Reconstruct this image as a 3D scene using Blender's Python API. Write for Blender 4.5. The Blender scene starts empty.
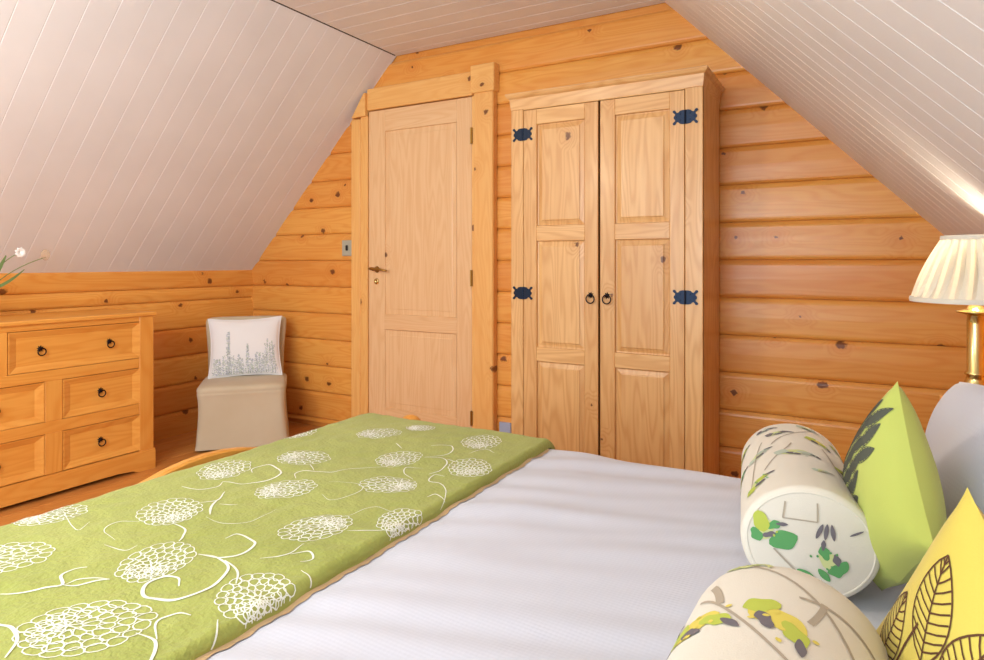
import bpy, math, random
from mathutils import Vector, Matrix
random.seed(7)
PI = math.pi
sc = bpy.context.scene
col = sc.collection

# ------------------------------------------------------------------ helpers
def hx(r, g, b):
    f = lambda v: (v/255/12.92) if v/255 <= .04045 else ((v/255+.055)/1.055)**2.4
    return (f(r), f(g), f(b), 1)

class MB:
    """collects geometry of one mesh"""
    def __init__(s): s.v=[]; s.f=[]; s.m=[]; s.gc=[]; s.rn=[]; s.off=Vector((0,0,0)); s.r=.5; s.ax=0; s.smooth=False; s.mi=0
    def board(s, ax, r=None):
        s.ax = ax; s.off = Vector((random.uniform(0,40), random.uniform(0,40), random.uniform(0,40)))
        s.r = random.random() if r is None else r
    def vert(s, p):
        p = Vector(p); s.v.append(p)
        if s.ax == 0: g = (p.x, p.z, p.y)
        elif s.ax == 1: g = (p.y, p.z, p.x)
        else: g = (p.z, p.x, p.y)
        s.gc.append(Vector(g)+s.off); s.rn.append(s.r)
        return len(s.v)-1
    def face(s, idx, mi=None): s.f.append(tuple(idx)); s.m.append(s.mi if mi is None else mi)
    def poly(s, pts, mi=None): s.face([s.vert(p) for p in pts], mi)
    def box(s, x0,x1,y0,y1,z0,z1, b=.002, ax=None, r=None, mi=None):
        if x0>x1: x0,x1=x1,x0
        if y0>y1: y0,y1=y1,y0
        if z0>z1: z0,z1=z1,z0
        if ax is None:
            d=(x1-x0,y1-y0,z1-z0); ax=d.index(max(d))
        s.board(ax, r)
        b=min(b,(x1-x0)*.45,(y1-y0)*.45,(z1-z0)*.45)
        X=(x0,x1);Y=(y0,y1);Z=(z0,z1); V={}
        for i in (0,1):
            for j in (0,1):
                for k in (0,1):
                    sx=1-2*i; sy=1-2*j; sz=1-2*k
                    V[i,j,k,0]=s.vert((X[i],Y[j]+sy*b,Z[k]+sz*b))
                    V[i,j,k,1]=s.vert((X[i]+sx*b,Y[j],Z[k]+sz*b))
                    V[i,j,k,2]=s.vert((X[i]+sx*b,Y[j]+sy*b,Z[k]))
        F=lambda *q: s.face(q, mi)
        for i in (0,1):
            q=[V[i,0,0,0],V[i,1,0,0],V[i,1,1,0],V[i,0,1,0]]; F(*(q if i else q[::-1]))
            q=[V[0,i,0,1],V[1,i,0,1],V[1,i,1,1],V[0,i,1,1]]; F(*(q[::-1] if i else q))
            q=[V[0,0,i,2],V[1,0,i,2],V[1,1,i,2],V[0,1,i,2]]; F(*(q if i else q[::-1]))
        for i in (0,1):
            for j in (0,1):
                q=[V[i,j,0,0],V[i,j,0,1],V[i,j,1,1],V[i,j,1,0]]; F(*(q if i!=j else q[::-1])) if False else F(*q)
                F(V[i,0,j,0],V[i,1,j,0],V[i,1,j,2],V[i,0,j,2])
                F(V[0,i,j,1],V[1,i,j,1],V[1,i,j,2],V[0,i,j,2])
                for k in (0,1): F(V[i,j,k,0],V[i,j,k,1],V[i,j,k,2])
    def rings(s, R, close=True, cap0=False, cap1=False, mi=None):
        I=[[s.vert(p) for p in r] for r in R]; n=len(I[0])
        for a,b in zip(I[:-1],I[1:]):
            for i in range(n if close else n-1):
                j=(i+1)%n; s.face((a[i],a[j],b[j],b[i]), mi)
        if cap0: s.face(I[0][::-1], mi)
        if cap1: s.face(I[-1], mi)
    def lathe(s, prof, c=(0,0,0), n=24, mi=None, cap0=True, cap1=True):
        s.rings([[(c[0]+r*math.cos(2*PI*i/n), c[1]+r*math.sin(2*PI*i/n), c[2]+z) for i in range(n)] for r,z in prof], True, cap0, cap1, mi)
    def tube(s, pts, r, n=8, mi=None, cap=True):
        P=[Vector(p) for p in pts]; R=[]; up=None
        rr = r if isinstance(r,(list,tuple)) else [r]*len(P)
        for i,p in enumerate(P):
            t=(P[min(i+1,len(P)-1)]-P[max(i-1,0)]).normalized()
            if up is None: up=t.orthogonal().normalized()
            up=(up-t*up.dot(t)).normalized(); w=t.cross(up)
            R.append([p+(up*math.cos(2*PI*k/n)+w*math.sin(2*PI*k/n))*rr[i] for k in range(n)])
        s.rings(R, True, cap, cap, mi)
    def torus(s, c, R, r, ax1=(1,0,0), ax2=(0,0,1), n=20, m=8, mi=None):
        a=Vector(ax1); b=Vector(ax2); w=a.cross(b); c=Vector(c); rg=[]
        for i in range(n+1):
            t=2*PI*i/n; d=a*math.cos(t)+b*math.sin(t)
            rg.append([c+d*R+(d*math.cos(2*PI*k/m)+w*math.sin(2*PI*k/m))*r for k in range(m)])
        s.rings(rg, True, mi=mi)
    def grid(s, fn, nu, nv, mi=None, flip=False):
        I=[[s.vert(fn(i/nu, j/nv)) for j in range(nv+1)] for i in range(nu+1)]
        for i in range(nu):
            for j in range(nv):
                q=(I[i][j],I[i+1][j],I[i+1][j+1],I[i][j+1]); s.face(q[::-1] if flip else q, mi)
    def build(s, name, mats, parent=None, smooth=None, fixn=True):
        me=bpy.data.meshes.new(name); me.from_pydata(s.v,[],s.f)
        if not isinstance(mats,(list,tuple)): mats=[mats]
        for m in mats: me.materials.append(m)
        me.polygons.foreach_set('material_index', s.m)
        sm = s.smooth if smooth is None else smooth
        me.polygons.foreach_set('use_smooth', [sm]*len(s.f))
        a=me.attributes.new('gc','FLOAT_VECTOR','POINT'); a.data.foreach_set('vector',[c for g in s.gc for c in g])
        a=me.attributes.new('rnd','FLOAT','POINT'); a.data.foreach_set('value',s.rn)
        me.update()
        if fixn:
            import bmesh
            bm=bmesh.new(); bm.from_mesh(me); bmesh.ops.recalc_face_normals(bm, faces=bm.faces); bm.to_mesh(me); bm.free()
        o=bpy.data.objects.new(name, me); col.objects.link(o)
        if parent is not None: o.parent=parent
        return o

def empty(name, loc=(0,0,0), rz=0):
    o=bpy.data.objects.new(name,None); col.objects.link(o); o.location=loc; o.rotation_euler=(0,0,rz)
    o.empty_display_size=.1
    return o
def tag(o, label, cat, group=None, kind=None):
    o['label']=label; o['category']=cat
    if group: o['group']=group
    if kind: o['kind']=kind
    return o
def struct(o): o['kind']='structure'; return o
def copy_tree(o, parent=None):
    c=o.copy(); col.objects.link(c); c.parent=parent
    for ch in [k for k in o.children]:
        copy_tree(ch, c)
    return c

# ------------------------------------------------------------------ materials
class NT:
    def __init__(s, name):
        s.m=bpy.data.materials.new(name); s.m.use_nodes=True; s.t=s.m.node_tree; s.t.nodes.clear()
        s.out=s.t.nodes.new('ShaderNodeOutputMaterial'); s.b=s.t.nodes.new('ShaderNodeBsdfPrincipled')
        s.t.links.new(s.b.outputs[0], s.out.inputs[0])
    def n(s, typ, **k):
        nd=s.t.nodes.new('ShaderNode'+typ)
        for a,v in k.items(): setattr(nd,a,v)
        return nd
    def set(s, sock, v):
        if hasattr(v,'links') or isinstance(v, bpy.types.NodeSocket): s.t.links.new(v, sock)
        else: sock.default_value=v
    def math(s, op, a, b=0, c=0, clamp=False):
        nd=s.n('Math', operation=op); nd.use_clamp=clamp
        s.set(nd.inputs[0],a); s.set(nd.inputs[1],b); s.set(nd.inputs[2],c); return nd.outputs[0]
    def vmul(s, a, v):
        nd=s.n('VectorMath', operation='MULTIPLY'); s.set(nd.inputs[0],a); s.set(nd.inputs[1],v); return nd.outputs[0]
    def noise(s, v, scale, detail=2, rough=.5, dist=0):
        nd=s.n('TexNoise'); s.set(nd.inputs['Vector'],v); nd.inputs['Scale'].default_value=scale
        nd.inputs['Detail'].default_value=detail; nd.inputs['Roughness'].default_value=rough; nd.inputs['Distortion'].default_value=dist
        return nd.outputs['Fac']
    def mix(s, f, a, b, blend='MIX'):
        nd=s.n('Mix', data_type='RGBA', blend_type=blend); s.set(nd.inputs[0],f); s.set(nd.inputs[6],a); s.set(nd.inputs[7],b); return nd.outputs[2]
    def mr(s, v, a, b, c=0, d=1, smooth=False):
        nd=s.n('MapRange'); nd.interpolation_type='SMOOTHSTEP' if smooth else 'LINEAR'
        s.set(nd.inputs[0],v); nd.inputs[1].default_value=a; nd.inputs[2].default_value=b; nd.inputs[3].default_value=c; nd.inputs[4].default_value=d
        return nd.outputs[0]
    def attr(s, name): nd=s.n('Attribute'); nd.attribute_name=name; return nd
    def bump(s, h, strength=.3, dist=.002):
        nd=s.n('Bump'); nd.inputs['Strength'].default_value=strength; nd.inputs['Distance'].default_value=dist
        s.set(nd.inputs['Height'],h); s.t.links.new(nd.outputs[0], s.b.inputs['Normal'])
    def fin(s, colr, rough=.5, metal=0, spec=None, coat=0, sheen=0):
        s.set(s.b.inputs['Base Color'], colr); s.set(s.b.inputs['Roughness'], rough); s.set(s.b.inputs['Metallic'], metal)
        if spec is not None: s.b.inputs['Specular IOR Level'].default_value=spec
        if coat: s.b.inputs['Coat Weight'].default_value=coat; s.b.inputs['Coat Roughness'].default_value=.2
        if sheen: s.b.inputs['Sheen Weight'].default_value=sheen
        return s.m

def wood(name, light, mid, dark, knot_th=.55, knot_sc=5.5, ring=.55, rough=.38, vary=.22, ksize=1.0, fiber=.5):
    w=NT(name); gc=w.attr('gc').outputs['Vector']; rn=w.attr('rnd').outputs['Fac']
    # knots
    vor=w.n('TexVoronoi'); vor.voronoi_dimensions='2D'; vor.feature='F1'; w.set(vor.inputs['Vector'], w.vmul(gc,(.85,1,1))); vor.inputs['Scale'].default_value=knot_sc
    sep=w.n('SeparateColor'); w.t.links.new(vor.outputs['Color'], sep.inputs[0])
    d=vor.outputs['Distance']
    on=w.math('GREATER_THAN', sep.outputs[0], knot_th)
    nz=w.noise(gc, 60, 2)
    dd=w.math('ADD', d, w.math('MULTIPLY', w.math('SUBTRACT', nz, .5), .14))
    size=w.math('MULTIPLY_ADD', sep.outputs[1], .075*ksize, .025*ksize)
    k=w.math('MULTIPLY', w.math('SUBTRACT', 1, w.math('DIVIDE', dd, size), clamp=True), on)
    kn=w.mr(k, 0, .35)
    halo=w.math('MULTIPLY', on, w.mr(d, 0, .36, 1, 0, True))
    # cathedral rings
    n1=w.noise(w.vmul(gc,(.55,5.5,2.5)), 1.6, 2, .45)
    val=w.math('ADD', w.math('MULTIPLY', n1, 95), w.math('MULTIPLY', halo, 22))
    sn=w.math('MULTIPLY_ADD', w.math('SINE', val), .5, .5)
    sn=w.math('POWER', sn, 1.8)
    fb=w.noise(w.vmul(gc,(2.5,130,130)), 1, 3, .6)
    fb2=w.noise(w.vmul(gc,(1.1,22,22)), 1, 2, .5)
    c=w.mix(w.math('MULTIPLY', sn, ring), light, mid)
    c=w.mix(w.math('MULTIPLY', w.mr(fb,.35,.7), fiber*.55), c, mid)
    c=w.mix(w.mr(fb2,.45,.75,0,.38), c, mid)
    # board to board variation
    c=w.mix(w.math('MULTIPLY', rn, vary*1.6), c, dark)
    c=w.mix(w.math('MULTIPLY', halo, .22), c, dark)
    c=w.mix(w.math('MULTIPLY', kn, .85), c, hx(88,34,12))
    w.bump(fb, .12, .001)
    return w.fin(c, w.mr(fb2,.2,.8,rough-.06,rough+.1), spec=.45, coat=.15)

M={}
M['log']=wood('varnished_log', hx(241,178,90), hx(224,142,52), hx(202,100,30), knot_th=.50, knot_sc=5.2, ring=.45, rough=.36, vary=.28, ksize=1.1)
M['trim']=wood('frame_pine', hx(243,192,118), hx(228,160,82), hx(207,128,54), knot_th=.5, knot_sc=5, ring=.4, rough=.36, vary=.12)
M['door']=wood('stripped_pine', hx(236,196,148), hx(222,172,120), hx(208,150,96), knot_th=.97, ring=.5, rough=.48, vary=.1)
M['wardrobe']=wood('waxed_pine', hx(234,187,126), hx(208,150,88), hx(188,124,64), knot_th=.85, ring=.62, rough=.36, vary=.18)
M['chest']=wood('honey_pine', hx(236,172,84), hx(220,144,56), hx(202,120,42), knot_th=.93, ring=.5, rough=.36, vary=.15)
M['floor']=wood('floor_pine', hx(222,156,84), hx(200,126,58), hx(170,96,40), knot_th=.6, ring=.5, rough=.35, vary=.3)

def plain(name, c, rough=.5, metal=0, **k):
    w=NT(name); return w.fin(c, rough, metal, **k)
def painted():
    w=NT('white_painted_boards'); tc=w.n('TexCoord').outputs['Object']
    n=w.noise(tc, 3, 3); c=w.mix(w.mr(n,.3,.7), hx(233,233,236), hx(226,226,229))
    w.bump(w.noise(tc, 40, 2), .05, .001); return w.fin(c, .42, spec=.4)
M['paint']=painted()
M['shadow_gap']=plain('shadow_gap', hx(60,45,35), .9)  # painted shade for the left slope joint
M['iron']=plain('iron_blue_reflection', hx(34,44,62), .42, .8)  # blue of the window light reflected in the hinges, put into the base colour
M['ironblack']=plain('black_iron', hx(34,28,34), .45, .8)
M['brass']=plain('brass', hx(214,186,122), .2, 1)
M['agedbrass']=plain('aged_brass', hx(168,130,66), .35, 1)
M['plate']=plain('brushed_switch_plate', hx(186,186,168), .4, .3)
M['socket']=plain('grey_socket_plastic', hx(168,182,210), .4)
M['black']=plain('black_plastic', hx(20,18,18), .4)

def fabric(name, c1, c2, scale=500, bump=.25, rough=.85, sheen=.15, blot=4, dist=.0012):
    w=NT(name); tc=w.n('TexCoord').outputs['Object']
    n=w.noise(tc, blot, 3); c=w.mix(w.mr(n,.3,.7), c1, c2)
    w1=w.noise(tc, scale, 2); w.bump(w1, bump, dist)
    return w.fin(c, rough, spec=.2, sheen=sheen)
M['green']=fabric('green_quilted_cotton', hx(168,175,92), hx(156,164,80), 110, .6, dist=.004)
M['lime']=fabric('lime_cushion_cotton', hx(190,200,104), hx(184,194,96))
M['ochre']=fabric('yellow_cushion_cotton', hx(218,200,96), hx(210,190,84))
M['cream']=fabric('cream_cotton', hx(226,220,206), hx(220,213,197))
M['linen']=fabric('taupe_chair_cover', hx(204,190,164), hx(196,180,152), 400)
M['white']=fabric('white_cushion_cotton', hx(240,240,240), hx(236,236,238))
M['thread']=fabric('white_embroidery_thread', hx(240,244,232), hx(236,240,226), 300, .4, .6)
M['lace']=fabric('beige_edging', hx(208,176,132), hx(198,164,120), 200, .4)
def waffle():
    w=NT('white_waffle_coverlet'); tc=w.n('TexCoord').outputs['Object']
    sp=w.n('SeparateXYZ'); w.t.links.new(tc, sp.inputs[0])
    a=w.math('SINE', w.math('MULTIPLY', sp.outputs[0], 800)); b=w.math('SINE', w.math('MULTIPLY', sp.outputs[1], 800))
    nz=w.noise(tc, 14, 3)
    h=w.math('ADD', w.math('MULTIPLY', w.math('ADD', a, b), .25), w.math('MULTIPLY', nz, 1.2))
    w.bump(h, .1, .002); return w.fin(hx(208,211,224), .8, spec=.25, sheen=.1)
M['waffle']=waffle()
def solid(name, r,g,b, rough=.85): return plain(name, hx(r,g,b), rough)
M['ink_mist']=solid('print_mist_grey',158,162,164); M['ink_brown']=solid('print_brown',92,58,34); M['ink_grey']=solid('print_charcoal',84,88,76)
M['ink_twig']=solid('print_taupe_twig',176,164,146); M['ink_leaf']=solid('print_leaf_green',92,160,96)
M['ink_lime']=solid('print_lime',186,198,82); M['ink_pale']=solid('print_pale_green',206,214,150)
M['ink_yellow']=solid('print_yellow',222,206,96); M['ink_dark']=solid('print_slate',112,106,112)
M['ink_lav']=solid('print_lavender_grey',184,190,204); M['ink_sage']=solid('print_sage',186,198,182)

# ------------------------------------------------------------------ room measures
XL, XR = -3.68, .455          # eaves walls
YG = 3.088                    # gable
YB = -1.3                     # how far the room runs behind the viewer
ZE = 1.025                    # eaves height
ZC = 2.33                     # flat ceiling
XCL, XCR = -2.42, -.795       # where the slopes meet the flat ceiling
def slopeL(z): return XL+(z-ZE)*(XCL-XL)/(ZC-ZE)
def slopeR(z): return XR+(z-ZE)*(XCR-XR)/(ZC-ZE)

def log_profile(z0, z1, d=.013, r=.02):
    h=z1-z0
    return [(0.0,z0+.0005),(d*.55,z0+.004),(d*.9,z0+r*.6),(d,z0+r),(d*1.12,z0+h*.5),(d,z1-r*1.2),(d*.8,z1-r*.75),(d*.35,z1-.005),(0.0,z1-.0005)]
# gable of logs (stands at the far end)
mb=MB()
joints=[-.115+.057+.172*k for k in range(0,16)]
joints=[.057-.172+.172*k for k in range(0,15)]
for a,b in zip(joints[:-1],joints[1:]):
    a2=max(a,0.0)
    if a2>=ZC: continue
    xl=XL-.02 if a2<ZE else slopeL(a2)-.03
    xr=XR+.02 if a2<ZE else slopeR(a2)+.03
    mb.board(0)
    P=[(d,z) for d,z in log_profile(a,b) if z>=-.02]
    n=6
    I=[]
    for i in range(n+1):
        x=xl+(xr-xl)*i/n
        I.append([mb.vert((x, YG+.013-d, min(z,ZC+.03))) for d,z in P])
    for A,B in zip(I[:-1],I[1:]):
        for j in range(len(P)-1): mb.face((A[j],B[j],B[j+1],A[j+1]))
# solid backing of the gable
mb.board(0,.9)
mb.poly([(XL-.05,YG+.02,-.02),(XR+.05,YG+.02,-.02),(XR+.05,YG+.02,ZE),(XCR+.05,YG+.02,ZC+.03),(XCL-.05,YG+.02,ZC+.03),(XL-.05,YG+.02,ZE)])
struct(mb.build('wall_gable', M['log'], smooth=False, fixn=False))

def side_logs(name, X, sgn, js):
    mb=MB()
    for a,b in zip(js[:-1],js[1:]):
        mb.board(1); P=log_profile(a,b)
        I=[[mb.vert((X-sgn*.013+sgn*d, YB+(YG+.01-YB)*i/6, z)) for d,z in P] for i in range(7)]
        for A,B in zip(I[:-1],I[1:]):
            for j in range(len(P)-1): mb.face((A[j],B[j],B[j+1],A[j+1]))
    mb.board(1,.9)
    mb.poly([(X-sgn*.02,YB,0),(X-sgn*.02,YG+.02,0),(X-sgn*.02,YG+.02,ZE),(X-sgn*.02,YB,ZE)])
    return struct(mb.build(name, M['log'], fixn=False))
side_logs('wall_left', XL, 1, [-.03,.142,.314,.487,.66,.833,.915,1.03])
side_logs('wall_right', XR, -1, [-.03,.142,.314,.487,.66,.833,1.03])

# board-lined slopes and flat ceiling: V grooved boards
def lined(name, p0, p1, nrm, axis_y=True, w=.1105, y0=YB, y1=YG+.01, gro=.0022, dep=.0016):
    """boards run from p0 to p1 (x,z), repeated along y"""
    mb=MB(); p0=Vector((p0[0],0,p0[1])); p1=Vector((p1[0],0,p1[1])); nrm=Vector(nrm)
    y=y1-.02; e=y1
    pr=[(y1,0)]
    while y>y0:
        pr += [(y+gro,0),(y,dep),(y-gro,0)]
        y-=w
    pr.append((y0,0))
    pr=[pr[0]]+[q for q in pr[1:] if q[0]<y1]
    A=[mb.vert(p0+Vector((0,q,0))+nrm*d) for q,d in pr]; B=[mb.vert(p1+Vector((0,q,0))+nrm*d) for q,d in pr]
    for i in range(len(pr)-1): mb.face((A[i],B[i],B[i+1],A[i+1]))
    # outer skin
    o=nrm*.03
    mb.poly([p0+Vector((0,y0,0))+o,p1+Vector((0,y0,0))+o,p1+Vector((0,y1,0))+o,p0+Vector((0,y1,0))+o])
    return struct(mb.build(name, M['paint'], fixn=False))
lined('ceiling_slope_left', (XL-.01,ZE-.003),(XCL,ZC), (-.72,0,.69))
lined('ceiling_slope_right', (XR+.01,ZE-.003),(XCR,ZC), (.72,0,.69))
mb=MB(); yy=YG+.01; pr=[(yy,0)]; y=yy-.06
while y>YB: pr+=[(y+.003,0),(y,.0025),(y-.003,0)]; y-=.1105
pr.append((YB,0))
A=[mb.vert((XCL-.002,q,ZC+d)) for q,d in pr]; B=[mb.vert((XCR+.002,q,ZC+d)) for q,d in pr]
for i in range(len(pr)-1): mb.face((A[i],B[i],B[i+1],A[i+1]))
mb.poly([(XCL-.03,YB,ZC+.03),(XCR+.03,YB,ZC+.03),(XCR+.03,YG+.01,ZC+.03),(XCL-.03,YG+.01,ZC+.03)])
struct(mb.build('ceiling', M['paint'], fixn=False))
mb=MB(); mb.box(XCL-.004,XCL+.004,YB,YG-.005,ZC-.003,ZC+.004,.001); struct(mb.build('shadow_gap_strip', M['shadow_gap']))  # dark strip standing in for the shadow line where slope meets ceiling

# floor boards run toward the gable
mb=MB(); x=XL-.02
while x<XR+.02:
    x2=min(x+.14,XR+.03); mb.board(1)
    p=[(x,-.003),(x+.002,0),(x2-.002,0),(x2,-.003)]
    for (xa,za),(xb,zb) in zip(p[:-1],p[1:]): mb.poly([(xa,YB,za),(xb,YB,zb),(xb,YG+.02,zb),(xa,YG+.02,za)])
    x=x2
mb.board(1); mb.poly([(XL-.02,YB,-.03),(XR+.03,YB,-.03),(XR+.03,YG+.02,-.03),(XL-.02,YG+.02,-.03)])
struct(mb.build('floor', M['floor'], fixn=False))

# ------------------------------------------------------------------ door and its frame
YD=3.045
def slat(mb,x0,x1,z0,z1,y0,y1,ax,b=.003,r=None): mb.box(x0,x1,y0,y1,z0,z1,b,ax,r)
mb=MB()
slat(mb,-2.732,-2.66,0,1.965,YD-.005,YG,2,.006); slat(mb,-2.664,-2.606,0,2.0,YD+.004,YG,2,.004)
slat(mb,-1.858,-1.838,0,2.005,YD+.006,YG,2,.004); slat(mb,-1.84,-1.714,0,2.02,YD-.008,YG,2,.006)
# head boards; the left one is cut to the slope
slat(mb,-2.606,-1.85,2.008,2.14,YD-.002,YG,0,.004); slat(mb,-1.852,-1.702,2.012,2.165,YD-.02,YG,0,.004)
mb.board(0)
P=[(-2.715,1.97),(-2.606,1.975),(-2.606,2.115),(-2.62,2.112)]
F=[mb.vert((x,YD-.018,z)) for x,z in P]; K=[mb.vert((x,YG,z)) for x,z in P]
mb.face(F); 
for i in range(4): mb.face((F[i],F[(i+1)%4],K[(i+1)%4],K[i]))
struct(mb.build('trim_2', M['trim']))

def nested(mb, x0,x1,z0,z1, y, steps, ax):
    """rectangular panel facing -y, stepped by (inset, depth); depth>0 goes into the panel"""
    mb.board(ax)
    L=[]
    for ins,d in steps:
        L.append([mb.vert(p) for p in ((x0+ins,y+d,z0+ins),(x1-ins,y+d,z0+ins),(x1-ins,y+d,z1-ins),(x0+ins,y+d,z1-ins))])
    for a,b in zip(L[:-1],L[1:]):
        for i in range(4): mb.face((a[i],a[(i+1)%4],b[(i+1)%4],b[i]))
    mb.face(L[-1])
dr=empty('door_1',(-2.232,YD+.03,0)); struct(dr)
def L(o): # keep world coordinates for a part under an Empty
    o.matrix_parent_inverse=Matrix.Identity(4)
    o.location=-o.parent.location if o.parent and o.parent.type=='EMPTY' else o.location
    return o
mb=MB()
x0,x1,zt=-2.603,-1.861,2.003
slat(mb,x0,-2.476,.01,zt,YD+.012,YD+.05,2,.002,.3); slat(mb,-1.962,x1,.01,zt,YD+.012,YD+.05,2,.002,.5)
slat(mb,-2.476,-1.962,1.872,zt,YD+.0125,YD+.05,0,.002,.4); slat(mb,-2.476,-1.962,.01,.2,YD+.0125,YD+.05,0,.002,.4)
slat(mb,-2.482,-1.956,.672,.765,YD+.010,YD+.05,0,.003,.6)
for za,zb in ((.2,.672),(.765,1.872)):
    nested(mb,-2.476,-1.962,za,zb,YD+.012,[(0,0),(.003,.007),(.03,.0065),(.034,.0045)],2)
    mb.r=.3
o=L(mb.build('door_leaf', M['door'], dr))
mb=MB(); mb.smooth=True
mb.lathe([(.0,0),(.018,.0),(.02,.004),(.012,.007),(.009,.03),(.009,.045)],n=16)
for i,v in enumerate(mb.v): mb.v[i]=Vector((-2.535+v.x, YD+.012-v.z, 1.035+v.y))
mb.tube([(-2.565,YD-.03,1.04),(-2.545,YD-.034,1.04),(-2.52,YD-.034,1.037),(-2.47,YD-.032,1.034),(-2.43,YD-.03,1.026)],[.007,.010,.009,.007,.005],10)
L(mb.build('door_handle', M['agedbrass'], dr))
mb=MB(); mb.smooth=True
mb.lathe([(.0,0),(.017,.0),(.019,.003),(.016,.006),(.006,.007),(.005,.004),(0.0,.004)],n=18)
for i,v in enumerate(mb.v): mb.v[i]=Vector((-2.54+v.x, YD+.012-v.z, .962+v.y))
L(mb.build('keyhole_plate', M['brass'], dr))
for za,zb in ((1.738,1.828),(.945,1.035),(.17,.25)):
    mb=MB(); mb.tube([(-1.858,YD+.002,za),(-1.858,YD+.002,zb)],.007,10); mb.box(-1.868,-1.85,YD+.006,YD+.014,za,zb,.001)
    L(mb.build('hinge', M['agedbrass'], dr))

# light switch and wall socket
sw=empty('light_switch',(-2.794,YG-.003,1.168)); tag(sw,'metal light switch plate with dark toggle on log wall left of door','light switch')
mb=MB(); mb.box(-.043,.043,-.012,.004,-.05,.05,.003); mb.build('switch_plate',M['plate'],sw)
mb=MB(); mb.box(-.008,.010,-.020,-.011,-.016,.018,.003); mb.build('toggle',M['black'],sw)
so=empty('wall_socket',(-1.66,YG-.003,.15)); tag(so,'pale grey wall socket low between door frame and wardrobe','socket')
mb=MB(); mb.box(-.036,.036,-.014,.004,-.06,.055,.004); mb.build('socket_plate',M['socket'],so)
for dx in (-.016,.016):
    mb=MB(); mb.box(dx-.003,dx+.003,-.0155,-.012,-.012,.002,.0005); mb.build('socket_hole',M['black'],so)

# ------------------------------------------------------------------ wardrobe
YW=2.70
wd=empty('wardrobe',(-.985,2.88,0)); tag(wd,'tall pine wardrobe with two panelled doors and black iron hinges','wardrobe')
YF=YG-.02
mb=MB()
slat(mb,-.562,-.54,0,1.82,YW+.004,YF,2,.004,.5)
o=L(mb.build('side_panel',M['wardrobe'],wd)); 
mb=MB(); slat(mb,-1.425,-1.403,0,1.82,YW+.004,YF,2,.004,.5); L(mb.build('side_panel',M['wardrobe'],wd))
mb=MB(); slat(mb,-1.42,-.545,0,1.8,YF-.012,YF-.002,2,.001,.7); L(mb.build('back_panel',M['wardrobe'],wd))
mb=MB()
slat(mb,-1.425,-1.36,0,1.80,YW,YW+.022,2,.003,.35); slat(mb,-.612,-.54,0,1.80,YW,YW+.022,2,.003,.2)
slat(mb,-1.36,-.612,1.795,1.822,YW+.001,YW+.022,0,.002,.4); slat(mb,-1.36,-.612,0,.09,YW+.001,YW+.022,0,.002,.4)
L(mb.build('face_frame',M['wardrobe'],wd))
mb=MB()
# moulded cornice
def cornice(mb,x0,x1,y0,y1,prof):
    R=[]
    for out,z in prof:
        R.append([(x0-out,y0-out,z),(x1+out,y0-out,z),(x1+out,y1,z),(x0-out,y1,z)])
    mb.board(0,.4); mb.rings(R,True,True,True)
cornice(mb,-1.425,-.54,YW,YF,[(0,1.80),(.003,1.822),(.006,1.85),(.016,1.858),(.022,1.868),(.022,1.874),(.02,1.876)])
L(mb.build('cornice',M['wardrobe'],wd))

def iron_hinge(w=.1,h=.058):
    """butterfly hinge plate facing -y, centred"""
    mb=MB()
    for sgn in (-1,1):
        P=[(0,.5),(.12,.5),(.22,.46),(.27,.36),(.34,.32),(.38,.42),(.42,.52),(.49,.52),(.52,.42),(.47,.32),(.41,.25),(.42,.14),(.47,.08),(.47,-.08),(.42,-.14),(.41,-.25),(.47,-.32),(.52,-.42),(.49,-.52),(.42,-.52),(.38,-.42),(.34,-.32),(.27,-.36),(.22,-.46),(.12,-.5),(0,-.5)]
        F=[mb.vert((sgn*x*w,-.003,z*h)) for x,z in P]; B=[mb.vert((sgn*x*w,0,z*h)) for x,z in P]
        mb.face(F); n=len(P)
        for i in range(n): mb.face((F[i],F[(i+1)%n],B[(i+1)%n],B[i]))
        for px,pz in ((.2,.22),(.2,-.22),(.36,0)):
            mb.lathe([(0.0025,.0),(.0025,.001),(.001,.002)],n=8)
            for i in range(len(mb.v)-24,len(mb.v)):
                v=mb.v[i]; mb.v[i]=Vector((sgn*px*w+v.x,-.003-v.z,pz*h+v.y))
    mb.tube([(0,-.004,-.48*h),(0,-.004,.48*h)],.0042,8)
    return mb
def ring_pull(r=.018):
    mb=MB(); mb.smooth=True
    # star shaped rose, knuckle and hanging ring; faces -y
    n=16; F=[mb.vert(((.016 if i%2 else .009)*math.cos(2*PI*i/n+.2),-.002,(.016 if i%2 else .009)*math.sin(2*PI*i/n+.2))) for i in range(n)]
    B=[mb.vert((mb.v[i].x,0,mb.v[i].z)) for i in F]
    mb.face(F)
    for i in range(n): mb.face((F[i],F[(i+1)%n],B[(i+1)%n],B[i]))
    mb.lathe([(.007,0),(.008,.006),(.006,.012),(.001,.014)],n=12)
    for i in range(len(mb.v)-48,len(mb.v)):
        v=mb.v[i]; mb.v[i]=Vector((v.x,-v.z,v.y))
    mb.torus((0.002,-.013,-r*.85),r,.0028)
    return mb

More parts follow.
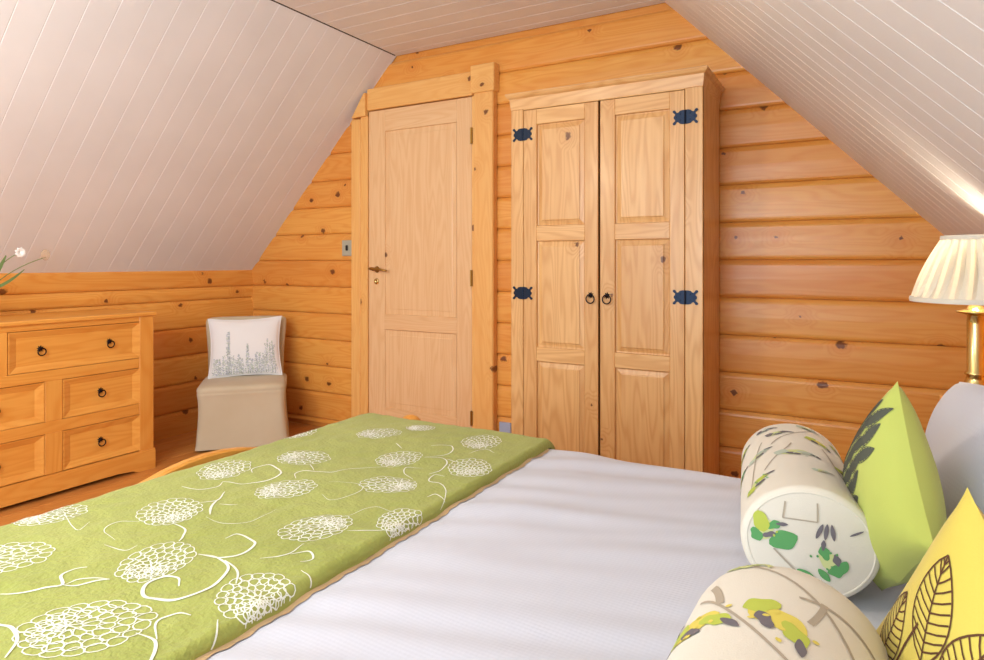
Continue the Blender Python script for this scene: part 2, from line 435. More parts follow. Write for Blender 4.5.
def wardrobe_door(x0,x1,pa,pb,hinge_x,knob_x):
    root=MB(); z0,z1=.095,1.792
    yf=YW-.001
    slat(root,x0,pa-.0,z0,z1,yf,yf+.02,2,.002); slat(root,pb,x1,z0,z1,yf,yf+.02,2,.002)
    rails=[(z0,.17),(.619,.684),(1.178,1.248),(1.712+.01,z1)]
    for a,b in rails: slat(root,pa,pb,a,b,yf+.0005,yf+.02,0,.0015)
    for (a,b),(c,d) in zip(rails[:-1],rails[1:]):
        nested(root,pa,pb,b,c,yf+.001,[(0,0),(.002,.010),(.006,.011),(.024,.006),(.025,.002),(.028,.001)],2)
    d=root.build('door',M['wardrobe'],wd); L(d)
    o=ring_pull(.019).build('ring_handle',M['ironblack'],d,smooth=True); o.location=(knob_x,yf,.932)
    for z in (.934,1.68):
        h=iron_hinge().build('hinge',M['iron'],d); h.location=(hinge_x,yf-.0005,z)
        h['label']='black iron butterfly hinge'
    return d
wardrobe_door(-1.357,-.990,-1.290,-1.053,-1.362,-1.024)
wardrobe_door(-.980,-.614,-.912,-.675,-.610,-.948)

# ------------------------------------------------------------------ chest of drawers (front faces +x)
XF=-3.21
cd=empty('chest_of_drawers',(-3.43,1.366,0)); tag(cd,'honey pine chest of drawers with iron ring pulls against left wall','chest of drawers')
CW=.706; yc=1.366; XB=XL+.02
mb=MB()
mb.box(XB,XF-.004,yc-CW+.004,yc-CW+.03,.03,.80,.002,2); mb.box(XB,XF-.004,yc+CW-.03,yc+CW-.004,.03,.80,.002,2)
mb.box(XB,XB+.01,yc-CW+.03,yc+CW-.03,.03,.80,.001,2)
mb.box(XB,XF-.02,yc-CW+.03,yc+CW-.03,.09,.10,.001,1)
zr=[(.107,.294),(.349,.534),(.584,.772)]
# face frame
mb.box(XF-.022,XF,yc-CW,yc-CW+.077,.10,.80,.003,2); mb.box(XF-.022,XF,yc+CW-.077,yc+CW,.10,.80,.003,2)
for a,b in ((.294,.349),(.534,.584),(.772,.80)): mb.box(XF-.022,XF-.001,yc-CW+.077,yc+CW-.077,a,b,.002,1)
for y in (1.553,1.179-.074): 
    for a,b in ((.107,.294),(.349,.534)): mb.box(XF-.022,XF-.001,y,y+.074,a,b,.002,2)
mb.box(XF-.022,XF-.001,yc-.037,yc+.037,.584,.772,.002,2)
L(mb.build('carcass',M['chest'],cd))
mb=MB(); mb.box(XB,XF+.012,yc-CW-.012,yc+CW+.012,.798,.819,.005,1); L(mb.build('top_board',M['chest'],cd))
# plinth with a shallow cut-out along the floor
mb=MB(); mb.board(1,.5); yy0,yy1=yc-CW-.004,yc+CW+.004
P=[(yy0,0),(yy0+.09,0),(yy0+.12,.012),(yy0+.2,.02),(yy1-.2,.02),(yy1-.12,.012),(yy1-.09,0),(yy1,0),(yy1,.09),(yy1-.003,.105),(yy0+.003,.105),(yy0,.09)]
F=[mb.vert((XF+.008,y,z)) for y,z in P]; B=[mb.vert((XF-.02,y,z)) for y,z in P]
mb.face(F); mb.face(B[::-1])
for i in range(len(P)): mb.face((F[i],F[(i+1)%len(P)],B[(i+1)%len(P)],B[i]))
mb.box(XB,XF-.02,yy0,yy0+.02,0,.105,.002,0); mb.box(XB,XF-.02,yy1-.02,yy1,0,.105,.002,0)
L(mb.build('plinth',M['chest'],cd))
def drawer(y0,y1,z0,z1,pulls):
    mb=MB(); mb.board(1,random.uniform(.1,.6))
    g=.0025; y0+=g;y1-=g;z0+=g;z1-=g
    LL=[]
    for ins,d in ((0,-.018),(0,0),(.004,.0),(.036,-.013)):
        i2=ins*.8
        LL.append([mb.vert(p) for p in ((XF-.001+d,y0+ins,z0+i2),(XF-.001+d,y1-ins,z0+i2),(XF-.001+d,y1-ins,z1-i2),(XF-.001+d,y0+ins,z1-i2))])
    for a,b in zip(LL[:-1],LL[1:]):
        for i in range(4): mb.face((a[i],a[(i+1)%4],b[(i+1)%4],b[i]))
    mb.face(LL[-1])
    d=mb.build('drawer',M['chest'],cd,fixn=False); L(d)
    for y in pulls:
        h=ring_pull(.0165).build('ring_pull',M['ironblack'],d,smooth=True)
        h.rotation_euler=(0,0,PI/2); h.location=(XF-.0145,y,(z0+z1)/2+.008)
for y0,y1 in ((1.403,2.003),(.729,1.329)):
    drawer(y0,y1,.584,.772,[y0+.135,y1-.155])
for a,b in zr[:2]:
    for y0,y1 in ((1.627,2.003),(1.179,1.553),(.729,1.105)):
        drawer(y0,y1,a,b,[(y0+y1)/2-.01])

cd.location.y-=.014
# ------------------------------------------------------------------ chair with loose cover
ch=empty('covered_chair',(-3.228,2.648,0),math.atan2(-.685,.727)); tag(ch,'low chair under a taupe loose cover in the corner','chair')
def rrect(hx_,hy_,r,n=5):
    P=[]
    for cx,cy,a0 in ((hx_-r,hy_-r,0),(-hx_+r,hy_-r,90),(-hx_+r,-hy_+r,180),(hx_-r,-hy_+r,270)):
        for i in range(n+1):
            a=math.radians(a0+90*i/n); P.append((cx+r*math.cos(a),cy+r*math.sin(a)))
    return P
mb=MB(); mb.smooth=True
R=[]
from mathutils import noise as mn
def wob(p,s,a): return mn.noise(Vector(p)*s)*a
for z,hx_,hy_,r in ((.012,.222,.250,.03),(.018,.224,.250,.03),(.04,.222,.247,.03),(.12,.219,.242,.035),(.2,.217,.238,.035),(.26,.216,.236,.035),(.31,.218,.240,.04),(.325,.224,.246,.05),(.332,.219,.242,.05),(.345,.225,.248,.055),(.362,.219,.242,.06),(.373,.2,.222,.06),(.378,.13,.15,.06),(.38,.03,.03,.01)):
    ring=[]
    for x,y in rrect(hx_,hy_,r,6):
        k=0 if z>.33 else (1-z/.36)
        w=wob((x*1.2,y*1.2,z*.5),7,.02*k)+wob((x+z*.8,y+z,z*2.2),9,.010*k)+wob((x,y,z),3,.008)
        q=Vector((x,y,0)).normalized()*w
        ring.append((x+q.x,y+q.y,z))
    R.append(ring)
mb.rings(R,True,False,True); o=mb.build('seat_cover',M['linen'],ch)
o.modifiers.new('s','SUBSURF').levels=1; o.modifiers['s'].render_levels=1
mb=MB(); mb.smooth=True; R=[]
for z,hx_,hy_,dx in ((.26,.03,.225,-.185),(.36,.032,.222,-.19),(.45,.034,.224,-.196),(.55,.036,.228,-.204),(.65,.036,.238,-.212),(.70,.034,.242,-.218),(.722,.028,.238,-.22),(.732,.014,.21,-.221)):
    R.append([(x+dx,y,z+(.012*(1-(y/.23)**2) if z>.7 else 0)) for x,y in rrect(hx_,hy_,min(.02,hx_*.9),4)])
mb.rings(R,True,True,True); o=mb.build('backrest_cover',M['linen'],ch)
o.modifiers.new('s','SUBSURF').levels=1; o.modifiers['s'].render_levels=1
for sx in (-1,1):
    for sy in (-1,1):
        mb=MB(); x,y=sx*.165,sy*.185
        mb.rings([[(x+a*w,y+b*w,z) for a,b in ((-1,-1),(1,-1),(1,1),(-1,1))] for z,w in ((0,.012),(.30,.018))],True,True,True)
        mb.board(2); o=mb.build('leg',M['black'],ch); o['label']='dark chair leg'

# ------------------------------------------------------------------ soft goods: printing on a surface
def strip(mb, S, pts, wid, mi, lift=.0006, cross=1):
    """paint a stroke on surface S(u,v)->(pos,normal) through uv points; wid = half widths (in metres of uv)"""
    n=len(pts); rows=[]
    for i,p in enumerate(pts):
        a=pts[max(i-1,0)]; b=pts[min(i+1,n-1)]
        tx,ty=b[0]-a[0],b[1]-a[1]; l=math.hypot(tx,ty) or 1; nx,ny=-ty/l,tx/l
        w=wid[i] if isinstance(wid,(list,tuple)) else wid
        row=[]
        for k in range(cross+1):
            s_=(2*k/cross-1)*w; P,N=S(p[0]+nx*s_,p[1]+ny*s_); row.append(mb.vert(P+N*lift))
        rows.append(row)
    for a,b in zip(rows[:-1],rows[1:]):
        for k in range(cross): mb.face((a[k],a[k+1],b[k+1],b[k]),mi)
def bez(p0,p1,p2,p3,n=14):
    return [tuple((1-t)**3*a+3*(1-t)**2*t*b+3*(1-t)*t*t*c+t**3*d for a,b,c,d in zip(p0,p1,p2,p3)) for t in [i/n for i in range(n+1)]]
def blob(mb,S,c,ang,ln,w,mi,lift=.0006,wav=.0,n=14,cross=4,sharp=1.0):
    ca,sa=math.cos(ang),math.sin(ang); pts=[];wd_=[]
    for i in range(n+1):
        t=i/n; x=(t-.5)*ln
        pts.append((c[0]+ca*x,c[1]+sa*x)); wd_.append(max(.0001,w*.5*math.sin(PI*t)**(.6*sharp)*(1+wav*math.sin(9*t+c[0]*90))))
    strip(mb,S,pts,wd_,mi,lift,cross)
def leaf_outline(mb,S,c,ang,ln,w,mi,lw=.0012,ribs=8,lift=.0008,dense=False):
    ca,sa=math.cos(ang),math.sin(ang)
    T=lambda x,y:(c[0]+ca*x-sa*y,c[1]+sa*x+ca*y)
    n=12
    prof=lambda t: w*.5*math.sin(PI*t**.85)**.8
    for sg in (-1,1):
        strip(mb,S,[T((i/n-.5)*ln,sg*prof(min(i/n,1))) for i in range(n+1)],lw,mi,lift)
        for k in range(1,ribs+1):
            t=k/(ribs+1); t2=min(.97,t+.12)
            strip(mb,S,[T((t-.5)*ln,0),T(((t+t2)/2-.5)*ln,sg*prof(t2)*.55),T((t2-.5)*ln,sg*prof(t2)*.95)],lw*(1.5 if dense else .9),mi,lift)
    strip(mb,S,[T((i/6-.5)*ln,0) for i in range(7)],lw,mi,lift)

# ------------------------------------------------------------------ bed
BX0,BX1,BY0,BY1=-1.53,.40,.30,1.812
bed=empty('bed',(-.6,1.05,0)); tag(bed,'double bed with wooden footboard between chest and wardrobe','bed')
mb=MB()
mb.box(BX0-.02,BX1,BY0+.0,BY0+.03,.18,.34,.004,0); mb.box(BX0-.02,BX1,BY1-.03,BY1,.18,.34,.004,0)
mb.box(BX0,BX1,BY0+.03,BY1-.03,.24,.26,.002,0); L(mb.build('bed_frame',M['chest'],bed))
mb=MB(); mb.board(1,.5); n=24; R=[]
FX=-1.70
for i in range(n+1):
    y=BY0-.05+(BY1-BY0+.10)*i/n; zt=max(.36,.503-.75*(y-1.25)**2)
    R.append([(FX-.015,y,.06),(FX+.015,y,.06),(FX+.015,y,zt-.006),(FX+.010,y,zt),(FX-.010,y,zt),(FX-.015,y,zt-.006)])
mb.rings(R,True,True,True); L(mb.build('footboard',M['chest'],bed))
for x,y in ((BX0-.10,BY0+.02),(BX0-.10,BY1-.02)):
    mb=MB(); mb.smooth=True; mb.board(2,.6)
    mb.box(x-.04,x+.04,y-.03,y+.03,.0,.33,.006,2); L(mb.build('leg',M['chest'],bed))
for y in (BY0+.03,BY1-.03):
    mb=MB(); mb.box(BX1-.06,BX1,y-.03,y+.03,0,.34,.006,2); L(mb.build('leg',M['chest'],bed))
mb=MB(); mb.smooth=True; mb.board(2,.4)
mb.lathe([(.022,0),(.022,.40),(.028,.41),(.02,.425),(.03,.44),(.04,.455),(.043,.475),(.038,.495),(.026,.508),(.01,.514),(.002,.515)],(-1.475,1.975,-.018),20)
L(mb.build('corner_post',M['chest'],bed))
mb=MB(); mb.board(1,.5); R=[]
for i in range(n+1):
    y=BY0-.02+(BY1-BY0+.04)*i/n; t=(y-1.05)/.77; zt=.80+.06*(1-t*t)
    R.append([(.402,y,.1),(.432,y,.1),(.432,y,min(zt,.9)),(.402,y,min(zt,.9))])
mb.rings(R,True,True,True); L(mb.build('headboard',M['chest'],bed))
mb=MB(); mb.smooth=True; R=[]
for z,i in ((.262,.02),(.27,.0),(.45,.0),(.478,.01),(.485,.03)):
    R.append([(x-.565,y+1.05,z) for x,y in rrect(.955-i,.72-i,.06,5)])
mb.rings(R,True,True,True); L(mb.build('mattress',M['white'],bed))

def drape(X,Y,z0,ex=BX0,ey0=BY0,ey1=BY1,R=.06,wave=True):
    x,y,z=X,Y,z0
    def over(d,R):
        if d<=0: return 0,0
        a=d/R
        if a<PI/2: return R*math.sin(a), R*(1-math.cos(a))
        return R, R+(d-R*PI/2)
    if X<ex: s_,dz=over(ex-X,R); x=ex-s_; z-=dz
    if Y>ey1: s_,dz=over(Y-ey1,R); y=ey1+s_; z-=dz
    if Y<ey0: s_,dz=over(ey0-Y,R); y=ey0-s_; z-=dz
    return Vector((x,y,z))
def white_z(X,Y):
    z=.500+.004*mn.noise(Vector((X*3,Y*3,1)))
    z+=.007*mn.noise(Vector((X*2.2+Y*1.0,(Y-X*.35)*13,3)))*(1 if X>-.85 else 0)
    # puffed up against the runner
    z+=.006*math.exp(-((X+.70)/.10)**2)
    return z
mb=MB(); mb.smooth=True
def cov(u,v):
    X=-1.42+u*(.385+1.42); Y=BY0-.28+v*(BY1-BY0+.56)
    p=drape(X,Y,white_z(X,Y),ex=-9,R=.05)
    if Y>BY1+.06 or Y<BY0-.06:
        p.y+=.012*math.sin(X*22)*min(1,abs(p.z-.45)/.2)*(1 if Y>1 else -1)
    return p
mb.grid(cov,150,150); tag(mb.build('coverlet',M['waffle'],fixn=False),'white waffle-weave coverlet spread over the bed','bedspread')

# green embroidered runner across the foot
RX=-.832
def run_z(X,Y):
    return .5275+.0028*mn.noise(Vector((X*26,Y*26,5)))+.004*mn.noise(Vector((X*4,Y*4,2)))
def runS(X,Y):
    def f_(a,b):
        d=a-(RX-.012); r=.016
        if d>0:
            t=min(d/r,PI/2); p=drape(RX-.012,b,run_z(a,b),ex=BX0-.01,ey1=BY1,R=.075); lateral=Vector((r*math.sin(t),0,0)); q=r*(1-math.cos(t))+max(0,d-r*PI/2)
            return p+lateral-(Vector((0,0,q)) if p.z>.47 else Vector((0,q if b>1 else -q,0)))
        return drape(a,b,run_z(a,b),ex=BX0-.01,ey1=BY1,R=.075)
    p=f_(X,Y); h=.004; N=(f_(X+h,Y)-p).cross(f_(X,Y+h)-p)
    return p,(N.normalized() if N.length>1e-9 else Vector((0,0,1)))
mb=MB(); mb.smooth=True
def rg(u,v):
    X=RX+.020-.05*min(1,u*10)-(max(0,u-.1)/.9)*1.0; Y=BY0-.25+v*(BY1-BY0+.54)
    return runS(X,Y)[0]
mb.grid(rg,180,230,0,flip=True)
# right hand edge of the quilt with beige edging
E0=[]; 
for i in range(231):
    Y=BY0-.25+(BY1-BY0+.54)*i/230; p=runS(RX+.020,Y)[0]
    q=Vector((0,0,1)) if p.z>.48 else Vector((0,1,0))
    w=.002*math.sin(i*2.1)
    E0.append([p, p+Vector((.001,0,0))-q*.003, p+Vector((.002,0,0))-q*.005, p+Vector((.016+w*2,0,0))-q*.0055])
for i in range(230):
    a_,b_=E0[i],E0[i+1]
    mb.poly([a_[0],a_[1],b_[1],b_[0]],0)
    if BY0<a_[0].y<BY1-.01:
        q=[]
        for p in (a_[0],b_[0]):
            w_=.0022*math.sin(p.y*160)
            q.append([Vector((x,p.y,white_z(x,p.y)+.0022)) for x in (RX-.004,RX+.017+w_)])
        mb.poly([q[0][0],q[0][1],q[1][1],q[1][0]],2)
strip_all=strip
def strip(mb,S,pts,wid,mi,lift=.0006,cross=1):
    if S is not runS: return strip_all(mb,S,pts,wid,mi,lift,cross)
    run=[];rw=[]
    for k,p in enumerate(list(pts)+[(9,9)]):
        if p[0]<RX+.017: run.append(p); rw.append(wid[k] if isinstance(wid,(list,tuple)) else wid)
        else:
            if len(run)>1: strip_all(mb,S,run,rw,mi,lift,cross)
            run=[];rw=[]
jr=random.Random(21)
def chrys(c,rad,ang,asp=.8,off=.35,n0=11,rings=5):
    """chrysanthemum head in white thread: rows of outlined petals from an off centre eye"""
    ca,sa=math.cos(ang),math.sin(ang)
    T=lambda x,y:(c[0]+ca*x-sa*y*asp,c[1]+sa*x+ca*y*asp)
    NN=(7,11,14,16,18); RR=(.03,.24,.43,.61,.79,1.0)
    for k in range(rings):
        r0=rad*max(.01,RR[k]-.10); r1=rad*RR[k+1]; n=NN[k]
        ox=-off*rad*(1-k/(rings-.5))
        for j in range(n):
            a=2*PI*(j+.5*(k%2))/n+.1; hw=2*PI/n*.52*jr.uniform(.85,1.1); P=[]; r1_=r1*jr.uniform(.93,1.03)
            for i in range(13):
                ph=2*PI*i/12; rr=(r0+r1_)/2-(r1_-r0)/2*math.cos(ph); aa=a+hw*math.sin(ph)*(1-.25*math.cos(ph))
                P.append(T(ox+rr*math.cos(aa),rr*math.sin(aa)))
            strip(mb,runS,P,.0011,1,.0010)
def swirl(pts,w=.0021,tail=True):
    P=bez(*pts,n=22); strip(mb,runS,P,[w*(.35+.9*math.sin(PI*min(1,i/22*.85+.15))) for i in range(23)],1,.0012)
def spiral(c,r,a0,turn,w=.003,k=.55):
    n=30; P=[]
    for i in range(n+1):
        t=i/n; rr=r*(1-k*t); a=a0+turn*t; P.append((c[0]+rr*math.cos(a),c[1]+rr*math.sin(a)*1.0))
    strip(mb,runS,P,[w*(1.05-.7*abs(i/n-.35)) for i in range(n+1)],1,.0012)
FL=[((-1.010,.545),.098,.5),((-.868,.735),.078,2.6),((-1.123,.728),.080,2.2),((-1.375,.59),.085,.6),((-1.322,.885),.082,2.7),
    ((-.975,.975),.078,4.4),((-1.464,1.138),.082,2.2),((-1.201,1.113),.074,1.0),((-1.35,1.313),.078,.3),((-1.010,1.257),.074,3.4),
    ((-.845,1.10),.066,2.0),((-1.117,1.445),.074,1.5),((-1.329,1.616),.074,.9),((-.902,1.471),.076,2.2),((-1.255,1.738),.05,.5),
    ((-1.000,1.70),.076,1.8),((-1.525,.745),.07,1.0),((-.93,.40),.08,1.0),((-1.2,.38),.08,3.0),((-1.57,1.50),.07,2.0)]
for c,r,a in FL: chrys(c,r,a)
CURLS=[(0.0021,[(-1.082,0.782),(-1.037,0.789),(-1.008,0.814),(-1.02,0.862),(-1.086,0.877),(-1.094,0.851)]),
(0.0027,[(-1.082,0.782),(-1.037,0.789),(-0.979,0.768),(-0.952,0.71),(-0.967,0.657),(-1.022,0.64),(-1.056,0.663),(-1.054,0.696),(-1.027,0.703),(-1.003,0.688)]),
(0.0018,[(-1.014,0.788),(-0.959,0.771),(-0.922,0.739)]),
(0.0018,[(-1.255,0.845),(-1.208,0.842),(-1.176,0.815),(-1.162,0.797)]),
(0.0016,[(-1.441,0.996),(-1.386,1.003),(-1.366,1.039),(-1.384,1.07)]),
(0.0021,[(-1.384,1.07),(-1.33,1.083),(-1.293,1.13),(-1.304,1.185),(-1.379,1.218),(-1.401,1.177),(-1.37,1.148)]),
(0.0018,[(-1.303,0.946),(-1.285,0.978),(-1.319,1.025)]),
(0.0024,[(-1.289,0.983),(-1.26,0.943),(-1.225,0.914)]),
(0.001,[(-1.26,0.964),(-1.233,0.972),(-1.222,0.985)]),
(0.0022,[(-1.238,0.525),(-1.209,0.538),(-1.193,0.57),(-1.181,0.592),(-1.212,0.606),(-1.217,0.628),(-1.203,0.645)]),
(0.0019,[(-1.181,0.592),(-1.156,0.602),(-1.142,0.626),(-1.127,0.642)]),
(0.0014,[(-1.178,0.597),(-1.173,0.62),(-1.127,0.642)]),
(0.0024,[(-1.149,0.477),(-1.131,0.479),(-1.106,0.483),(-1.063,0.472),(-1.029,0.442)]),
(0.0021,[(-0.932,0.569),(-0.888,0.571),(-0.852,0.542),(-0.84,0.519)]),
(0.0018,[(-0.89,0.575),(-0.935,0.604),(-0.927,0.633),(-0.903,0.64)]),
(0.0013,[(-0.858,0.654),(-0.821,0.623),(-0.793,0.597)]),
(0.0014,[(-0.961,0.823),(-0.929,0.859),(-0.937,0.909)]),
(0.0016,[(-0.925,0.862),(-0.903,0.888),(-0.875,0.871),(-0.887,0.851)]),
(0.0012,[(-0.862,0.829),(-0.822,0.819),(-0.799,0.8)]),
(0.0016,[(-1.241,1.176),(-1.272,1.203),(-1.267,1.229),(-1.192,1.258),(-1.166,1.31),(-1.103,1.37)]),
(0.0013,[(-1.294,1.277),(-1.247,1.245)]),
(0.0008,[(-1.146,1.196),(-1.073,1.22),(-1.036,1.186),(-1.052,1.11),(-1.099,1.123)]),
(0.0014,[(-1.216,1.554),(-1.168,1.521)]),
(0.0016,[(-1.108,1.585),(-1.056,1.614),(-1.017,1.549),(-1.06,1.481)]),
(0.0016,[(-1.06,1.481),(-1.01,1.499),(-0.973,1.468),(-0.957,1.41),(-0.968,1.375)]),
(0.0011,[(-0.993,1.498),(-0.957,1.488)]),
(0.0013,[(-1.01,1.408),(-1.053,1.393),(-1.029,1.35),(-0.981,1.324)]),
(0.0014,[(-0.922,1.379),(-0.953,1.379),(-0.937,1.331),(-0.9,1.327),(-0.86,1.293),(-0.82,1.22)]),
(0.0014,[(-0.877,1.238),(-0.87,1.265),(-0.829,1.243)]),
(0.0011,[(-0.905,0.996),(-0.864,1.019),(-0.828,1.051)]),
(0.0008,[(-0.959,1.055),(-0.943,1.123),(-0.89,1.126)]),
(0.0012,[(-0.966,1.571),(-0.951,1.632),(-0.905,1.613)]),
(0.0008,[(-1.22,0.901),(-1.157,0.9),(-1.12,0.933),(-1.127,1.012)]),
(0.0008,[(-1.276,0.737),(-1.344,0.754),(-1.355,0.794),(-1.319,0.814)]),
(0.0008,[(-1.562,0.779),(-1.394,0.725),(-1.411,0.762)]),
(0.001,[(-1.272,0.714),(-1.215,0.721),(-1.215,0.746)])]

def smooth_curve(P,m=7):
    Q=[(2*P[0][0]-P[1][0],2*P[0][1]-P[1][1])]+list(P)+[(2*P[-1][0]-P[-2][0],2*P[-1][1]-P[-2][1])]; out=[]
    for i in range(1,len(Q)-2):
        for k in range(m):
            t=k/m; out.append(tuple(.5*((2*Q[i][c])+(-Q[i-1][c]+Q[i+1][c])*t+(2*Q[i-1][c]-5*Q[i][c]+4*Q[i+1][c]-Q[i+2][c])*t*t+(-Q[i-1][c]+3*Q[i][c]-3*Q[i+1][c]+Q[i+2][c])*t**3) for c in (0,1)))
    return out+[P[-1]]
for w_,P in CURLS:
    Q=smooth_curve(P); n=len(Q)-1
    strip(mb,runS,Q,[w_*(.45+.75*math.sin(PI*i/n)) for i in range(n+1)],1,.0013,2)
tag(mb.build('bed_runner',[M['green'],M['thread'],M['lace']],fixn=False),'green quilted runner embroidered with white flowers across the foot of the bed','bed runner')

# ------------------------------------------------------------------ cushions
def cushion_fn(a,b,T,ear=.10,slump=0):
    def S(side):
        def f_(x,y):
            u=max(-1,min(1,x/a)); v=max(-1,min(1,y/b))
            px=a*u*(1-ear*(1-v*v)*abs(u)**2); py=b*v*(1-ear*(1-u*u)*abs(v)**2)
            th=T*((1-u**4)*(1-v**4))**.55*(.72+.28*(1-u*u)*(1-v*v))
            th*=1+.05*mn.noise(Vector((u*2.1,v*2.1,side*3+a*50)))
            return Vector((px,py,side*th))
        def g(x,y):
            p=f_(x,y); h=a*.01
            xx=x if x+h<a else x-h; yy=y if y+h<b else y-h
            N=(f_(xx+h,yy)-f_(xx,yy)).cross(f_(xx,yy+h)-f_(xx,yy))*side
            return p,(N.normalized() if N.length>1e-12 else Vector((0,0,side)))
        return g
    return S
def make_cushion(name,a,b,T,mats,loc,rot,prints=None,ear=.10,pipe=0,n=36):
    S=cushion_fn(a,b,T,ear); mb=MB(); mb.smooth=True
    for side in (1,-1):
        g=S(side)
        mb.grid(lambda u,v:g((1-(1-u)*2)*a,(1-(1-v)*2)*b)[0],n,n,0,flip=(side<0))
    # seam all round
    if pipe:
        g=S(1); P=[]
        for k in range(4):
            for i in range(20):
                t=-1+2*i/20
                q=((t,-1),(1,t),(-t,1),(-1,-t))[k]; P.append(g(q[0]*a,q[1]*b)[0]*1.0)
        P=[Vector((p.x,p.y,0)) for p in P]; P.append(P[0]); mb.tube(P,pipe,6,0,cap=False)
    if prints: prints(mb,S)
    o=mb.build(name,mats,fixn=False); o.location=loc; o.rotation_euler=rot
    return o
def orient(o,loc,nrm,roll=0,up=(0,0,1)):
    """local z -> nrm, local y near up"""
    n=Vector(nrm).normalized(); upv=Vector(up); x=upv.cross(n).normalized(); y=n.cross(x)
    R=Matrix((x,y,n)).transposed()@Matrix.Rotation(roll,3,'Z')
    o.rotation_euler=R.to_euler(); o.location=loc

# lavender cushion on the chair
def pr_lav(mb,S):
    g=S(1); rd=random.Random(3)
    for i in range(54):
        x=-.18+.36*i/53+rd.uniform(-.01,.01)
        tall=.07+.07*rd.random()
        if abs(x+.10)<.012: tall=.27
        elif abs(x-.15)<.03: tall=.17+rd.random()*.05
        elif abs(x-.01)<.012: tall=.19
        z0=-.175; lean=rd.uniform(-.012,.012)
        strip(mb,g,[(x,z0),(x+lean*.3,z0+tall*.5),(x+lean,z0+tall)],.0006,2)
        z=rd.uniform(.0,.02)
        while z<tall:
            q=z/tall; w=.009*(1-.75*q); xx=x+lean*q
            for sgn in (-1,1):
                if rd.random()<.8: blob(mb,g,(xx+sgn*w*rd.uniform(.5,1.1),z0+z+rd.uniform(-.003,.003)),PI/2-sgn*rd.uniform(.3,1.1),.010,.0042,rd.choice((1,1,2,2,3)),n=4,cross=1)
            z+=rd.uniform(.007,.013)
c=make_cushion('scatter_cushion',.215,.185,.05,[M['white'],M['ink_lav'],M['ink_sage'],M['ink_mist']],(0,0,0),(0,0,0),pr_lav,.09,.003)
nx,ny=.727,-.685
orient(c,(-3.228-nx*.085,2.648-ny*.085,.552),(nx,ny,.22),.02)
tag(c,'white cushion printed with grey lavender sprigs on the covered chair','cushion')
def settle(o,zt,zb=.508):
    """soft lower part of a cushion gives way on the bed"""
    bpy.context.view_layer.update(); m=o.matrix_basis.copy(); inv=m.inverted(); P=[m@v.co for v in o.data.vertices]; lo=min(p.z for p in P)
    for v,p in zip(o.data.vertices,P):
        if p.z<zt: p.z=zb+(p.z-lo)*(zt-zb)/(zt-lo); v.co=inv@p

GR=.75
def pr_green(mb,S):
    g=S(1)
    # local x is towards viewer side; leaves in the upper far half
    rows=[]
    for r_,(y,xm) in enumerate(((.122,.135),(.095,.13),(.066,.12),(.036,.095),(.005,.06),(-.026,.02),(-.058,-.02),(-.09,-.06))):
        x=-.125+.018*(r_%2)
        while x<xm: rows.append((x,y,-.35+.2*((r_+int(x*100))%3))); x+=.038
    for x,y,a in rows:
        x*=.90; y*=.93
        blob(mb,g,(x,y),-a,.054,.019,1,.0006,n=8,cross=3,sharp=1.2)
        leaf_outline(mb,g,(x,y),-a,.058,.024,1,.0007,7,.0009,True)
G=make_cushion('scatter_cushion',.142,.142,.060,[M['lime'],M['ink_grey']],(0,0,0),(0,0,0),pr_green,.07)
tag(G,'lime green cushion with charcoal leaf print beside the far bolster','cushion')
orient(G,(.052,1.30,.676),(-.97,-.24,.05),GR); settle(G,.56)

def pr_ochre(mb,S):
    g=S(1)
    for x,y,a,l,w in ((-.10,.12,.5,.10,.040),(-.075,.065,-.05,.10,.042),(-.16,.08,1.2,.085,.028),(-.14,.03,.9,.075,.04),(-.02,.02,.5,.13,.06),(-.10,-.025,1.1,.105,.04),
                      (.03,-.035,0.0,.11,.045),(-.155,-.04,1.4,.07,.03),(.0,.13,.3,.1,.045),(.09,.10,.6,.11,.05),(.10,.03,.2,.11,.045),(-.05,-.09,.2,.1,.045),(.05,-.1,.6,.1,.045),(-.14,-.11,1.2,.09,.04),(-.05,-.15,.4,.09,.04),(.12,-.04,.8,.1,.045)):
        leaf_outline(mb,g,(x,y-.01),a,l*1.02,w*1.35,1,.0011,10,.0008)
    for P in (((-.17,-.16),(-.17,-.02),(-.13,.08),(.06,.09)),((-.12,-.17),(-.08,-.06),(-.02,-.03),(.10,.0)),((.0,-.17),(.02,-.08),(.08,-.06),(.16,.06))):
        strip(mb,g,bez(*P),.0018,1,.0008)
O=make_cushion('scatter_cushion',.175,.175,.052,[M['ochre'],M['ink_brown']],(0,0,0),(0,0,0),pr_ochre,.07)
tag(O,'mustard yellow cushion with brown leaf outlines at the near end of the pillows','cushion')
orient(O,(.108,.775,.603),(-1,-.45,.08),1.0); settle(O,.58)

# white sleeping pillows standing behind the cushions
pw=make_cushion('bed_pillow',.295,.150,.085,[M['waffle']],(0,0,0),(0,0,0),None,-.14)
tag(pw,'white pillow on the far side of the bed behind the lime cushion','pillow','white pillows against the headboard')
orient(pw,(.232,1.45,.668),(-.95,-.20,.20),0)
pw2=copy_tree(pw); tag(pw2,'white pillow on the near side of the bed behind the mustard cushion','pillow','white pillows against the headboard')
orient(pw2,(.29,.76,.672),(-.95,.05,.30),0)

